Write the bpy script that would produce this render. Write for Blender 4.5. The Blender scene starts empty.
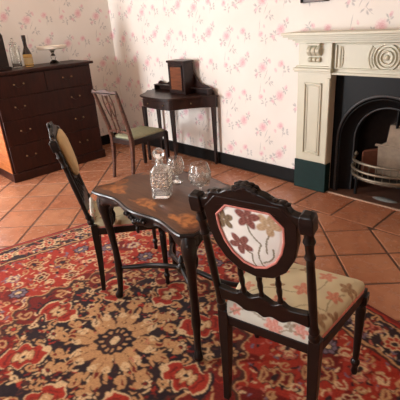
import bpy, math, random
import numpy as np
from mathutils import Vector, Matrix

# ------------------------------------------------------------------ camera
S = bpy.context.scene
C = S.collection
random.seed(7)
YAW, PITCH, ROLL = -0.834548, 0.409356, -0.070451
CAM = Vector((4.978217, -3.192566, 1.5))
FPX = 419.32
_F = Vector((math.sin(YAW) * math.cos(PITCH), math.cos(YAW) * math.cos(PITCH), -math.sin(PITCH)))
_R = _F.cross(Vector((0, 0, 1))).normalized()
_U = _R.cross(_F)
_R2 = math.cos(ROLL) * _R + math.sin(ROLL) * _U
_U2 = -math.sin(ROLL) * _R + math.cos(ROLL) * _U
cd = bpy.data.cameras.new('camera')
cd.sensor_width = 36.0
cd.lens = 36.0 * FPX / 400.0
cd.clip_start = 0.05
cam = bpy.data.objects.new('camera', cd)
C.objects.link(cam)
M4 = Matrix((( _R2.x, _U2.x, -_F.x, CAM.x), (_R2.y, _U2.y, -_F.y, CAM.y), (_R2.z, _U2.z, -_F.z, CAM.z), (0, 0, 0, 1)))
cam.matrix_world = M4
S.camera = cam

# ------------------------------------------------------------------ world, daylight, exposure
RX, RY, RZ = 6.4, -5.2, 2.75            # room: x 0..RX, y RY..0, z 0..RZ
W1 = (-3.20, -2.02, 0.50, 2.10)         # window in the left wall   (y0, y1, z0, z1)
W2 = (0.04, 0.72, 0.45, 1.95)           # window in the front wall  (x0, x1, z0, z1)
W3 = (3.50, 4.80, 0.45, 1.95)           # added unseen window in the front wall, fills the right floor with light
world = bpy.data.worlds.new('world')
S.world = world
world.use_nodes = True
wn = world.node_tree.nodes
sky = wn.new('ShaderNodeTexSky')
sky.sky_type = 'NISHITA'
sky.sun_disc = False
sky.sun_elevation = math.radians(40)
world.node_tree.links.new(sky.outputs[0], wn['Background'].inputs[0])
wn['Background'].inputs[1].default_value = 0.12


def window_light(name, loc, rot, sx, sy, power, col):
    d = bpy.data.lights.new(name, 'AREA')
    d.shape = 'RECTANGLE'
    d.size, d.size_y = sx, sy
    d.energy = power
    d.color = col
    o = bpy.data.objects.new(name, d)
    o.location = loc
    o.rotation_euler = rot
    C.objects.link(o)


DAY = (0.93, 0.97, 1.0)
window_light('daylight_left_window', (0.03, (W1[0] + W1[1]) / 2, (W1[2] + W1[3]) / 2), (0, -math.pi / 2, 0), W1[3] - W1[2] - .1, W1[1] - W1[0] - .1, 26, DAY)
window_light('daylight_front_window', ((W2[0] + W2[1]) / 2, RY + 0.03, (W2[2] + W2[3]) / 2), (math.pi / 2, 0, 0), W2[1] - W2[0] - .1, W2[3] - W2[2] - .1, 150, DAY)
window_light('daylight_front_window', ((W3[0] + W3[1]) / 2, RY + 0.03, (W3[2] + W3[3]) / 2), (math.pi / 2, 0, 0), W3[1] - W3[0] - .1, W3[3] - W3[2] - .1, 24, DAY)  # fill light at the added window, brightens the floor on the right
S.view_settings.view_transform = 'Standard'
S.view_settings.look = 'None'
S.view_settings.gamma = 1
S.view_settings.use_curve_mapping = False
S.view_settings.exposure = 0.45

# ------------------------------------------------------------------ mesh helpers
def lin(c):
    return tuple(((v / 255) / 12.92 if v / 255 <= .04045 else ((v / 255 + .055) / 1.055) ** 2.4) for v in c) + (1.0,)


class MB:
    """collects pieces of ONE part"""
    def __init__(s):
        s.v, s.f = [], []

    def add(s, vs, fs):
        o = len(s.v)
        s.v += [tuple(v) for v in vs]
        s.f += [tuple(i + o for i in f) for f in fs]
        return s

    def box(s, x0, x1, y0, y1, z0, z1):
        return s.add([(x0, y0, z0), (x1, y0, z0), (x1, y1, z0), (x0, y1, z0), (x0, y0, z1), (x1, y0, z1), (x1, y1, z1), (x0, y1, z1)],
                     [(0, 3, 2, 1), (4, 5, 6, 7), (0, 1, 5, 4), (1, 2, 6, 5), (2, 3, 7, 6), (3, 0, 4, 7)])

    def prism(s, poly, fn0, fn1):
        """poly of 2-D points, fn0/fn1 map a point to the two end faces"""
        n = len(poly)
        vs = [fn0(*p) for p in poly] + [fn1(*p) for p in poly]
        fs = [tuple(range(n - 1, -1, -1)), tuple(range(n, 2 * n))] + [(i, (i + 1) % n, (i + 1) % n + n, i + n) for i in range(n)]
        return s.add(vs, fs)

    def loft(s, rings, cap=True, closed=True):
        n = len(rings[0])
        vs = [p for r in rings for p in r]
        fs = []
        for k in range(len(rings) - 1):
            for i in range(n if closed else n - 1):
                j = (i + 1) % n
                fs.append((k * n + i, k * n + j, (k + 1) * n + j, (k + 1) * n + i))
        if cap:
            fs.append(tuple(range(n - 1, -1, -1)))
            fs.append(tuple(range((len(rings) - 1) * n, len(rings) * n)))
        return s.add(vs, fs)

    def lathe(s, prof, c=(0, 0, 0), n=20, cap=True, sq=1.0):
        rings = []
        for r, z in prof:
            rings.append([(c[0] + r * math.cos(2 * math.pi * i / n), c[1] + r * sq * math.sin(2 * math.pi * i / n), c[2] + z) for i in range(n)])
        return s.loft(rings, cap)

    def tube(s, path, rad, n=10, square=False, ref=(0, 0, 1), closed=False, flat=1.0):
        P = [Vector(p) for p in path]
        m = len(P)
        rads = rad if isinstance(rad, (list, tuple)) else [rad] * m
        rings = []
        for k in range(m):
            if closed:
                t = P[(k + 1) % m] - P[k - 1]
            else:
                t = P[min(k + 1, m - 1)] - P[max(k - 1, 0)]
            t.normalize()
            a = Vector(ref).cross(t)
            if a.length < 1e-4:
                a = Vector((1, 0, 0)).cross(t)
            a.normalize()
            b = t.cross(a)
            ring = []
            nn = 4 if square else n
            for i in range(nn):
                w = 2 * math.pi * (i + (.5 if square else 0)) / nn
                r = rads[k] * (1.4142 if square else 1)
                ring.append(P[k] + a * (r * math.cos(w)) + b * (r * flat * math.sin(w)))
            rings.append(ring)
        if closed:
            rings.append(rings[0])
        return s.loft(rings, not closed)

    def ball(s, c, r, n=10, m=6, sc=(1, 1, 1)):
        rings = []
        for k in range(m + 1):
            a = -math.pi / 2 + math.pi * k / m
            rr = max(math.cos(a), 0.02) * r
            rings.append([(c[0] + sc[0] * rr * math.cos(2 * math.pi * i / n), c[1] + sc[1] * rr * math.sin(2 * math.pi * i / n), c[2] + sc[2] * r * math.sin(a)) for i in range(n)])
        return s.loft(rings)

    def build(s, name, mat, parent=None, smooth=True, bevel=0, angle=35, loc=None):
        me = bpy.data.meshes.new(name)
        me.from_pydata(s.v, [], s.f)
        me.update()
        if smooth:
            me.shade_smooth()
            me.set_sharp_from_angle(angle=math.radians(angle))
        me.materials.append(mat)
        o = bpy.data.objects.new(name, me)
        C.objects.link(o)
        if parent:
            o.parent = parent
        if loc:
            o.location = loc
        if bevel:
            b = o.modifiers.new('bevel', 'BEVEL')
            b.width = bevel
            b.segments = 2
            b.limit_method = 'ANGLE'
            b.angle_limit = math.radians(40)
        return o


def tag(o, label, cat=None, group=None):
    o['label'] = label
    if cat:
        o['category'] = cat
    if group:
        o['group'] = group
    return o


def empty(name, loc=(0, 0, 0), rz=0, label=None, cat=None, group=None):
    o = bpy.data.objects.new(name, None)
    o.empty_display_size = .1
    C.objects.link(o)
    o.location = loc
    o.rotation_euler = (0, 0, rz)
    if label:
        tag(o, label, cat, group)
    return o


def struct(o):
    o['kind'] = 'structure'
    return o


def copy_tree(o, parent=None):
    c = o.copy()
    C.objects.link(c)
    c.parent = parent
    for ch in list(o.children):
        copy_tree(ch, c)
    return c


def smooth_closed(pts, k=6):
    """closed Catmull-Rom through 2-D points"""
    out = []
    n = len(pts)
    for i in range(n):
        p0, p1, p2, p3 = [np.array(pts[(i + d) % n], float) for d in (-1, 0, 1, 2)]
        for j in range(k):
            t = j / k
            out.append(tuple(.5 * ((2 * p1) + (-p0 + p2) * t + (2 * p0 - 5 * p1 + 4 * p2 - p3) * t * t + (-p0 + 3 * p1 - 3 * p2 + p3) * t ** 3)))
    return out


def smooth_open(pts, k=6):
    out = []
    n = len(pts)
    for i in range(n - 1):
        p0, p1, p2, p3 = [np.array(pts[min(max(i + d, 0), n - 1)], float) for d in (-1, 0, 1, 2)]
        for j in range(k):
            t = j / k
            out.append(tuple(.5 * ((2 * p1) + (-p0 + p2) * t + (2 * p0 - 5 * p1 + 4 * p2 - p3) * t * t + (-p0 + 3 * p1 - 3 * p2 + p3) * t ** 3)))
    out.append(tuple(float(q) for q in pts[-1]))
    return out


# ------------------------------------------------------------------ material helpers
class NT:
    def __init__(s, name):
        s.m = bpy.data.materials.new(name)
        s.m.use_nodes = True
        s.t = s.m.node_tree
        s.b = s.t.nodes['Principled BSDF']

    def n(s, typ, **kw):
        o = s.t.nodes.new(typ)
        for k, v in kw.items():
            setattr(o, k, v)
        return o

    def l(s, a, b):
        s.t.links.new(a, b)

    def set(s, sock, v):
        if hasattr(v, 'is_output'):
            s.l(v, sock)
        else:
            sock.default_value = v

    def math(s, op, a, b=0.0):
        o = s.n('ShaderNodeMath', operation=op)
        s.set(o.inputs[0], a)
        s.set(o.inputs[1], b)
        return o.outputs[0]

    def mix(s, f, a, b):
        o = s.n('ShaderNodeMix', data_type='RGBA')
        s.set(o.inputs[0], f)
        s.set(o.inputs[6], a)
        s.set(o.inputs[7], b)
        return o.outputs[2]

    def coord(s, kind='Object'):
        return s.n('ShaderNodeTexCoord').outputs[kind]

    def noise(s, vec, scale, detail=3, rough=.5, out=0, scl=None):
        if scl:
            mp = s.n('ShaderNodeMapping')
            s.l(vec, mp.inputs[0])
            mp.inputs['Scale'].default_value = scl
            vec = mp.outputs[0]
        o = s.n('ShaderNodeTexNoise')
        s.l(vec, o.inputs['Vector'])
        o.inputs['Scale'].default_value = scale
        o.inputs['Detail'].default_value = detail
        o.inputs['Roughness'].default_value = rough
        return o.outputs[out]

    def ramp(s, f, a, b, c0=(0, 0, 0, 1), c1=(1, 1, 1, 1)):
        o = s.n('ShaderNodeValToRGB')
        o.color_ramp.elements[0].position = a
        o.color_ramp.elements[1].position = b
        o.color_ramp.elements[0].color = c0
        o.color_ramp.elements[1].color = c1
        s.l(f, o.inputs[0])
        return o.outputs[0]

    def ell(s, vec, cx, cy, rx, ry, rot=0.0, soft=.35):
        """soft mask of an ellipse in the xy of vec (z must be 0)"""
        mp = s.n('ShaderNodeMapping', vector_type='TEXTURE')
        s.l(vec, mp.inputs[0])
        mp.inputs['Location'].default_value = (cx, cy, 0)
        mp.inputs['Rotation'].default_value = (0, 0, rot)
        mp.inputs['Scale'].default_value = (rx, ry, 1)
        ln = s.n('ShaderNodeVectorMath', operation='LENGTH')
        s.l(mp.outputs[0], ln.inputs[0])
        mr = s.n('ShaderNodeMapRange')
        s.l(ln.outputs['Value'], mr.inputs[0])
        mr.inputs[1].default_value = 1 - soft
        mr.inputs[2].default_value = 1 + soft * .5
        mr.inputs[3].default_value = 1
        mr.inputs[4].default_value = 0
        return mr.outputs[0]

    def many(s, vec, lst, soft=.35):
        acc = None
        for e in lst:
            k = s.ell(vec, *e, soft=soft)
            acc = k if acc is None else s.math('MAXIMUM', acc, k)
        return acc

    def bump(s, h, strength, dist=.01):
        o = s.n('ShaderNodeBump')
        o.inputs['Strength'].default_value = strength
        o.inputs['Distance'].default_value = dist
        s.l(h, o.inputs['Height'])
        s.l(o.outputs[0], s.b.inputs['Normal'])

    def fin(s, color=None, rough=.5, metal=0, coat=0, sheen=0, spec=None):
        if color is not None:
            s.set(s.b.inputs['Base Color'], color)
        s.set(s.b.inputs['Roughness'], rough)
        s.b.inputs['Metallic'].default_value = metal
        s.b.inputs['Coat Weight'].default_value = coat
        s.b.inputs['Coat Roughness'].default_value = .15
        s.b.inputs['Sheen Weight'].default_value = sheen
        if spec is not None:
            s.b.inputs['Specular IOR Level'].default_value = spec
        return s.m


def wood(name, c1, c2, rough=.32, coat=.3, stretch=(3, 3, 22), sc=2.2):
    t = NT(name)
    co = t.coord()
    g = t.noise(co, sc, 6, .6, scl=stretch)
    f = t.noise(co, 40, 2)
    col = t.mix(t.ramp(g, .35, .68), lin(c1), lin(c2))
    rg = t.n('ShaderNodeMapRange')
    t.l(f, rg.inputs[0])
    rg.inputs[3].default_value = rough - .08
    rg.inputs[4].default_value = rough + .12
    t.bump(g, .08, .004)
    return t.fin(col, rg.outputs[0], coat=coat, spec=.32)


def flat(name, c, rough=.6, metal=0, var=.12, scale=14, bump=.05, spec=None):
    t = NT(name)
    co = t.coord()
    k = t.noise(co, scale, 4, .6)
    a = lin([max(0, v * (1 - var)) for v in c])
    b = lin([min(255, v * (1 + var)) for v in c])
    t.bump(k, bump, .004)
    return t.fin(t.mix(k, a, b), rough, metal, spec=spec)


def wallpaper(name, axis):
    t = NT(name)
    pos = t.n('ShaderNodeNewGeometry').outputs['Position']
    sx = t.n('ShaderNodeSeparateXYZ')
    t.l(pos, sx.inputs[0])
    u, v = sx.outputs[axis], sx.outputs[2]
    TW, TH = .44, .56
    nz = t.n('ShaderNodeTexNoise')
    t.l(pos, nz.inputs['Vector'])
    nz.inputs['Scale'].default_value = 26
    nz.inputs['Detail'].default_value = 3
    nsep = t.n('ShaderNodeSeparateColor')
    t.l(nz.outputs['Color'], nsep.inputs[0])
    cu = t.math('DIVIDE', t.math('ADD', u, 10.0), TW)
    col = t.math('FLOOR', cu)
    fu = t.math('FRACT', cu)
    half = t.math('MULTIPLY', t.math('MODULO', col, 2.0), .5)
    fv = t.math('FRACT', t.math('ADD', t.math('DIVIDE', t.math('ADD', v, 10.0), TH), half))
    x = t.math('ADD', t.math('MULTIPLY', fu, TW), t.math('MULTIPLY', t.math('SUBTRACT', nsep.outputs[0], .5), .020))
    y = t.math('ADD', t.math('MULTIPLY', fv, TH), t.math('MULTIPLY', t.math('SUBTRACT', nsep.outputs[1], .5), .020))
    cb = t.n('ShaderNodeCombineXYZ')
    t.l(x, cb.inputs[0])
    t.l(y, cb.inputs[1])
    vec = cb.outputs[0]
    rnd = random.Random(3)
    roses = [(.12, .40, .050, .044, .3), (.32, .16, .052, .044, 1.0), (.33, .44, .036, .030, .5), (.10, .13, .030, .026, .5)]
    buds = [(.20, .46, .016, .024, .5), (.055, .335, .015, .022, -.6), (.24, .10, .016, .024, .9), (.385, .24, .015, .022, -.5), (.27, .385, .014, .02, .4), (.14, .19, .012, .018, .3)]
    leaves = []
    for cx, cy, n, r0 in ((.065, .345, 7, .030), (.255, .115, 7, .030), (.385, .395, 6, .026), (.16, .46, 5, .022), (.375, .21, 5, .022), (.145, .085, 5, .026), (.20, .28, 4, .028)):
        for i in range(n):
            a = 2 * math.pi * i / n + rnd.uniform(-.35, .35)
            r = r0 * rnd.uniform(.85, 1.25)
            px, py = cx + r * math.cos(a), cy + r * math.sin(a)
            if .02 < px < TW - .02 and .02 < py < TH - .02:
                leaves.append((px, py, rnd.uniform(.012, .022), rnd.uniform(.006, .010), a + rnd.uniform(-.5, .5)))
    stems = [(.16, .34, .05, .0035, 1.1), (.27, .12, .055, .0035, .4), (.09, .20, .05, .0035, 1.4), (.36, .38, .05, .0035, 1.3), (.22, .27, .045, .003, -.7)]
    ml = t.many(vec, leaves + stems, .5)
    mr = t.many(vec, roses, .45)
    mb = t.many(vec, buds, .5)
    core = t.many(vec, [(a + .004, b + .002, c * .42, d * .42, e) for a, b, c, d, e in roses], .9)
    tone = t.noise(pos, 3.0, 3)
    base = t.mix(t.ramp(tone, .3, .7), lin((229, 221, 212)), lin((234, 227, 219)))
    fine = t.noise(pos, 75, 3)
    lc = t.mix(t.ramp(fine, .4, .6), lin((146, 148, 148)), lin((184, 172, 174)))
    c1 = t.mix(t.math('MULTIPLY', ml, .65), base, lc)
    rc = t.mix(t.ramp(fine, .38, .62), lin((218, 164, 172)), lin((234, 204, 206)))
    c2 = t.mix(t.math('MULTIPLY', t.math('MAXIMUM', mr, mb), .75), c1, rc)
    c3 = t.mix(t.math('MULTIPLY', core, .45), c2, lin((212, 132, 146)))
    t.bump(t.noise(pos, 220, 2), .06, .002)
    return t.fin(c3, .75, spec=.25)


def flower(cx, cy, r, n=5, ph=.3):
    return [(cx + r * .55 * math.cos(ph + 2 * math.pi * i / n), cy + r * .55 * math.sin(ph + 2 * math.pi * i / n), r * .52, r * .32, ph + 2 * math.pi * i / n) for i in range(n)]


def arc_dots(x0, y0, x1, y1, bend, n=9, w=.0034):
    out = []
    for i in range(n):
        a, b = i / n, (i + 1) / n
        f = lambda q: (x0 + (x1 - x0) * q + bend * math.sin(math.pi * q) * -(y1 - y0), y0 + (y1 - y0) * q + bend * math.sin(math.pi * q) * (x1 - x0))
        p, q = f(a), f(b)
        out.append(((p[0] + q[0]) / 2, (p[1] + q[1]) / 2, math.hypot(q[0] - p[0], q[1] - p[1]) * .62, w, math.atan2(q[1] - p[1], q[0] - p[0])))
    return out


def plane_vec(t, co, ax, ay, warp=.006, wscale=60):
    sx = t.n('ShaderNodeSeparateXYZ')
    t.l(co, sx.inputs[0])
    nz = t.n('ShaderNodeTexNoise')
    t.l(co, nz.inputs['Vector'])
    nz.inputs['Scale'].default_value = wscale
    ns = t.n('ShaderNodeSeparateColor')
    t.l(nz.outputs['Color'], ns.inputs[0])
    cb = t.n('ShaderNodeCombineXYZ')
    t.l(t.math('ADD', sx.outputs[ax], t.math('MULTIPLY', t.math('SUBTRACT', ns.outputs[0], .5), warp * 2)), cb.inputs[0])
    t.l(t.math('ADD', sx.outputs[ay], t.math('MULTIPLY', t.math('SUBTRACT', ns.outputs[1], .5), warp * 2)), cb.inputs[1])
    return cb.outputs[0]


def cloth(name, rough=.85):
    t = NT(name)
    an = t.n('ShaderNodeAttribute', attribute_name='print')
    co = t.coord()
    t.bump(t.noise(co, 400, 1), .12, .001)
    return t.fin(an.outputs['Color'], rough, sheen=.1)


def print_cloth(me, ax, ay, base, layers, seed=1):
    """prints ellipse motifs on the cloth: point colours of a densely woven mesh"""
    n = len(me.vertices)
    V = np.empty(n * 3, np.float32)
    me.vertices.foreach_get('co', V)
    V = V.reshape(-1, 3)
    x0, y0 = V[:, ax].astype(float), V[:, ay].astype(float)
    wx = .0007 * (np.sin(x0 * 190 + 3 * np.sin(y0 * 120)) + np.sin(y0 * 260 + x0 * 90))* .6
    wy = .0007 * (np.sin(y0 * 200 + 3 * np.sin(x0 * 130)) + np.sin(x0 * 240 - y0 * 70))* .6
    x, y = x0 + wx, y0 + wy
    b = np.array(lin(base)[:3])
    col = np.tile(b, (n, 1)) * (1 + .05 * np.sin(x0 * 60) * np.sin(y0 * 47))[:, None]
    mott = .5 + .5 * np.sin(x0 * 420 + 2 * np.sin(y0 * 300)) * np.sin(y0 * 380)
    for els, ca, cb, op in layers:
        m = np.zeros(n)
        for cx, cy, rx, ry, rot in els:
            dx, dy = x - cx, y - cy
            u = (dx * math.cos(rot) + dy * math.sin(rot)) / rx
            v = (-dx * math.sin(rot) + dy * math.cos(rot)) / ry
            m = np.maximum(m, np.clip((1.12 - np.hypot(u, v)) / .3, 0, 1))
        m = (m * op)[:, None]
        c = np.array(lin(ca)[:3]) * (1 - mott[:, None]) + np.array(lin(cb)[:3]) * mott[:, None]
        col = col * (1 - m) + c * m
    at = me.color_attributes.new('print', 'FLOAT_COLOR', 'POINT')
    at.data.foreach_set('color', np.concatenate([col, np.ones((n, 1))], 1).astype(np.float32).ravel())


def print_panel(me):
    st = arc_dots(.004, .34, .00, .40, .1) + arc_dots(.0, .40, -.036, .445, .15) + arc_dots(.03, .35, .035, .45, .12) + arc_dots(.035, .45, -.004, .545, .14) + arc_dots(.03, .37, .07, .44, -.2) + arc_dots(.05, .415, .078, .515, .1)
    HZc = .42
    k = .975                                    # leaning back: height along the panel to z
    z = lambda L: [(a, HZc + b * k, c, d, e) for a, b, c, d, e in L]
    print_cloth(me, 0, 2, (238, 236, 228), [
        (z(st), (120, 110, 84), (140, 128, 98), .9),
        (z(flower(-.085, .515, .036, 5, .5)), (96, 78, 58), (142, 118, 84), 1),
        (z(flower(.064, .53, .040, 5, 1.1)), (172, 136, 92), (200, 170, 128), .9),
        (z(flower(-.002, .542, .040, 5, .2) + flower(-.038, .432, .042, 5, .9)), (104, 50, 44), (150, 92, 78), 1)])


def print_seat(me):
    st = (arc_dots(-.14, .06, .02, .16, .2) + arc_dots(.02, .16, .12, .30, -.2) + arc_dots(.05, .05, .17, .13, .2) + arc_dots(-.1, .2, -.02, .33, .2) + arc_dots(.17, .13, .2, .26, .15)
          + arc_dots(-.15, -.02, -.02, .03, .2) + arc_dots(.0, -.015, .14, .02, -.2))
    pk = (flower(-.07, .28, .036, 5, .2) + flower(.06, .20, .040, 5, .7) + flower(.11, .33, .036, 5, .3) + flower(-.15, .13, .032, 5, .4) + flower(.0, .09, .032, 5, .9)
          + flower(.17, .22, .032, 5, .2) + flower(.0, -.02, .040, 6, .2) + flower(-.12, -.015, .028, 5, .6))
    br = (flower(.15, .08, .040, 5, .8) + flower(-.04, .18, .028, 4, .5) + flower(.2, .30, .034, 5, .4) + flower(-.17, .27, .032, 5, .8) + flower(.02, .34, .028, 4, .5) + flower(.12, .0, .028, 4, .4) + flower(.205, .13, .03, 4, .2))
    print_cloth(me, 0, 1, (214, 206, 172), [
        (st, (140, 132, 96), (150, 140, 104), .7),
        (br, (132, 94, 62), (176, 140, 100), .9),
        (pk, (190, 92, 72), (220, 150, 122), .85)])


def table_wood():
    t = NT('marquetry_walnut')
    co = t.coord()
    v = plane_vec(t, co, 0, 1, .022, 22)
    el = []
    for sx in (-1, 1):
        for sy in (-1, 1):
            el += [(sx * .30, sy * .165, .075, .045, sx * sy * .5), (sx * .23, sy * .18, .05, .022, 0), (sx * .345, sy * .09, .03, .045, 0)]
    el += [(0, -.165, .07, .034, 0), (0, .165, .07, .034, 0), (.0, -.195, .11, .012, 0)]
    m = t.many(v, el, .25)
    g = t.noise(co, 2.4, 6, .65, scl=(4, 26, 8))
    base = t.mix(t.ramp(g, .3, .7), lin((70, 42, 28)), lin((104, 66, 42)))
    pet = t.ramp(t.noise(co, 34, 3), .42, .58)
    inl = t.mix(pet, lin((132, 76, 38)), lin((186, 118, 62)))
    t.bump(g, .04, .003)
    return t.fin(t.mix(t.math('MULTIPLY', m, .85), base, inl), .36, coat=.05, spec=.35)


def terracotta():
    t = NT('terracotta_tile')
    co = t.coord()
    oi = t.n('ShaderNodeObjectInfo').outputs['Random']
    pos = t.n('ShaderNodeNewGeometry').outputs['Position']
    a = t.noise(pos, 2.6, 5, .6)
    f = t.noise(pos, 16, 5, .65)
    c = t.mix(t.ramp(a, .3, .7), lin((166, 108, 78)), lin((192, 138, 106)))
    c = t.mix(t.math('MULTIPLY', oi, .6), c, lin((160, 96, 70)))
    c = t.mix(t.math('MULTIPLY', t.ramp(f, .52, .74), .6), c, lin((126, 68, 46)))
    c = t.mix(t.math('MULTIPLY', t.ramp(t.noise(pos, 9, 4), .56, .72), .4), c, lin((206, 142, 108)))
    r = t.n('ShaderNodeMapRange')
    t.l(f, r.inputs[0])
    r.inputs[3].default_value = .16
    r.inputs[4].default_value = .36
    t.bump(f, .15, .006)
    return t.fin(c, r.outputs[0])


def glass(name, tint=(255, 255, 255), rough=.02, ior=1.5, facet_glint=0):
    t = NT(name)
    t.b.inputs['Transmission Weight'].default_value = 1 - facet_glint  # white diffuse share stands in for window reflections on cut facets
    t.b.inputs['IOR'].default_value = ior
    return t.fin(lin(tint), rough)


M = {}
M['paper_back'] = wallpaper('floral_wallpaper_back', 0)
M['paper_left'] = wallpaper('floral_wallpaper_left', 1)
M['plaster'] = flat('warm_plaster', (176, 142, 112), .8, var=.03, scale=4)
M['ceil'] = flat('ceiling_plaster', (226, 208, 186), .85, var=.02, scale=4)
M['black_paint'] = flat('black_gloss_paint', (15, 13, 12), .5, var=.2, spec=.15)
M['grout'] = flat('tile_grout', (86, 60, 46), .85, var=.2, scale=30)
M['tile'] = terracotta()
M['cream'] = flat('cream_paint', (200, 194, 172), .42, var=.03, scale=6, bump=.02)
M['green'] = flat('dark_green_paint', (8, 36, 33), .45, var=.25, scale=20, spec=.2)
M['iron'] = flat('black_cast_iron', (12, 12, 13), .5, 0, var=.3, scale=30, spec=.2)
M['iron_worn'] = flat('rubbed_cast_iron', (66, 65, 66), .45, .4, var=.3, scale=40)
M['steel'] = flat('tarnished_steel', (118, 106, 90), .42, .6, var=.25, scale=40)
M['soot'] = flat('sooty_brick', (40, 30, 26), .95, var=.4, scale=20, bump=.3)
M['firebrick'] = flat('pale_firebrick', (138, 120, 102), .9, var=.25, scale=16, bump=.3)
M['redbrick'] = flat('red_firebrick', (118, 72, 54), .9, var=.25, scale=16, bump=.3)
M['hearth'] = flat('worn_hearth_tile', (92, 62, 48), .55, var=.35, scale=9, bump=.2)
M['kerb'] = flat('pale_mortar', (170, 140, 118), .8, var=.2, scale=30)
M['ash'] = flat('grey_ash', (120, 124, 122), .95, var=.2, scale=50, bump=.4)
M['mahog'] = wood('dark_mahogany', (24, 12, 10), (42, 21, 16))
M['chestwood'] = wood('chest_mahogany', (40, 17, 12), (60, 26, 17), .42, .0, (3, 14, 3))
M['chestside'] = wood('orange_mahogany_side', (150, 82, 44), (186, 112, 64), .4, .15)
M['desk'] = wood('desk_mahogany', (28, 15, 12), (50, 26, 19), .36, .1, (14, 3, 3))
M['inlay'] = wood('satinwood_inlay', (96, 52, 30), (128, 72, 42), .4, .2)
M['carved'] = wood('carved_ebonised_wood', (17, 11, 9), (30, 19, 15), .34, .08)
M['walnut'] = wood('mid_walnut', (66, 39, 29), (98, 64, 50), .36, .1)
M['tabletop'] = table_wood()
M['backfab'] = cloth('floral_back_fabric')
M['seatfab'] = cloth('floral_seat_fabric', .75)
M['piping'] = flat('pink_braid', (204, 128, 116), .8, var=.15, scale=80)
M['oldlinen'] = flat('aged_linen', (206, 178, 132), .85, var=.12, scale=18)
M['greenfab'] = flat('sage_green_damask', (142, 140, 112), .75, var=.15, scale=40)
M['crystal'] = glass('cut_crystal', (252, 250, 246), .03, 1.5, .09)
M['clearglass'] = glass('clear_glass', (245, 245, 240))
M['amber'] = glass('amber_spirit', (250, 206, 130), .05, 1.2)
M['darkglass'] = flat('dark_bottle_foil', (40, 26, 20), .25, var=.2)
M['brass'] = flat('aged_brass', (128, 104, 74), .45, .7, var=.15)
M['porcelain'] = flat('white_porcelain', (232, 222, 206), .25, var=.03)
M['pane'] = glass('window_glass')
M['white'] = flat('white_window_paint', (230, 228, 220), .5, var=.03)
M['canvas'] = flat('dark_picture_canvas', (96, 84, 66), .7, var=.3, scale=6)
M['gilt'] = flat('picture_frame_wood', (70, 40, 28), .4, var=.2)

# ------------------------------------------------------------------ room shell
FCX = 3.61                                  # fireplace centre
# floor slab (grout bed) with single tiles
fl = struct(MB().box(-.1, RX + .1, RY - .1, .45, -.12, -.004).build('floor', M['grout']))


def clip(poly, a, b, c):
    """keep a*x+b*y<=c"""
    out = []
    for i in range(len(poly)):
        p, q = poly[i], poly[(i + 1) % len(poly)]
        dp, dq = a * p[0] + b * p[1] - c, a * q[0] + b * q[1] - c
        if dp <= 0:
            out.append(p)
        if dp * dq < 0:
            t = dp / (dp - dq)
            out.append((p[0] + (q[0] - p[0]) * t, p[1] + (q[1] - p[1]) * t))
    return out


def area(poly):
    return abs(sum(poly[i - 1][0] * poly[i][1] - poly[i][0] * poly[i - 1][1] for i in range(len(poly)))) / 2


RUGC, RUGA, RUGH = (3.39, -2.41), math.radians(-11), (1.45, 1.235)


def on_rug(px, py, inset=.03):
    dx, dy = px - RUGC[0], py - RUGC[1]
    u, v = dx * math.cos(RUGA) + dy * math.sin(RUGA), -dx * math.sin(RUGA) + dy * math.cos(RUGA)
    return abs(u) < RUGH[0] - inset and abs(v) < RUGH[1] - inset


TS, G, R2 = .333, .014, math.sqrt(2)
BY0, BY1 = -.43, -.035                      # border course along the fireplace wall


def tile_mesh(poly):
    cx = sum(p[0] for p in poly) / len(poly)
    cy = sum(p[1] for p in poly) / len(poly)
    q = [(p[0] - cx, p[1] - cy) for p in poly]
    m = MB()
    e = .006
    ins = []
    for x, y in q:
        d = math.hypot(x, y)
        ins.append((x * (1 - e / d), y * (1 - e / d)))
    n = len(q)
    m.v = [(x, y, -.02) for x, y in q] + [(x, y, -.004) for x, y in q] + [(x, y, 0) for x, y in ins]
    m.f = [tuple(range(2 * n, 3 * n))]
    for k in range(2):
        m.f += [(k * n + i, k * n + (i + 1) % n, (k + 1) * n + (i + 1) % n, (k + 1) * n + i) for i in range(n)]
    return m, (cx, cy)


def ccw(poly):
    a = sum(poly[i - 1][0] * poly[i][1] - poly[i][0] * poly[i - 1][1] for i in range(len(poly)))
    return poly if a > 0 else poly[::-1]


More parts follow.
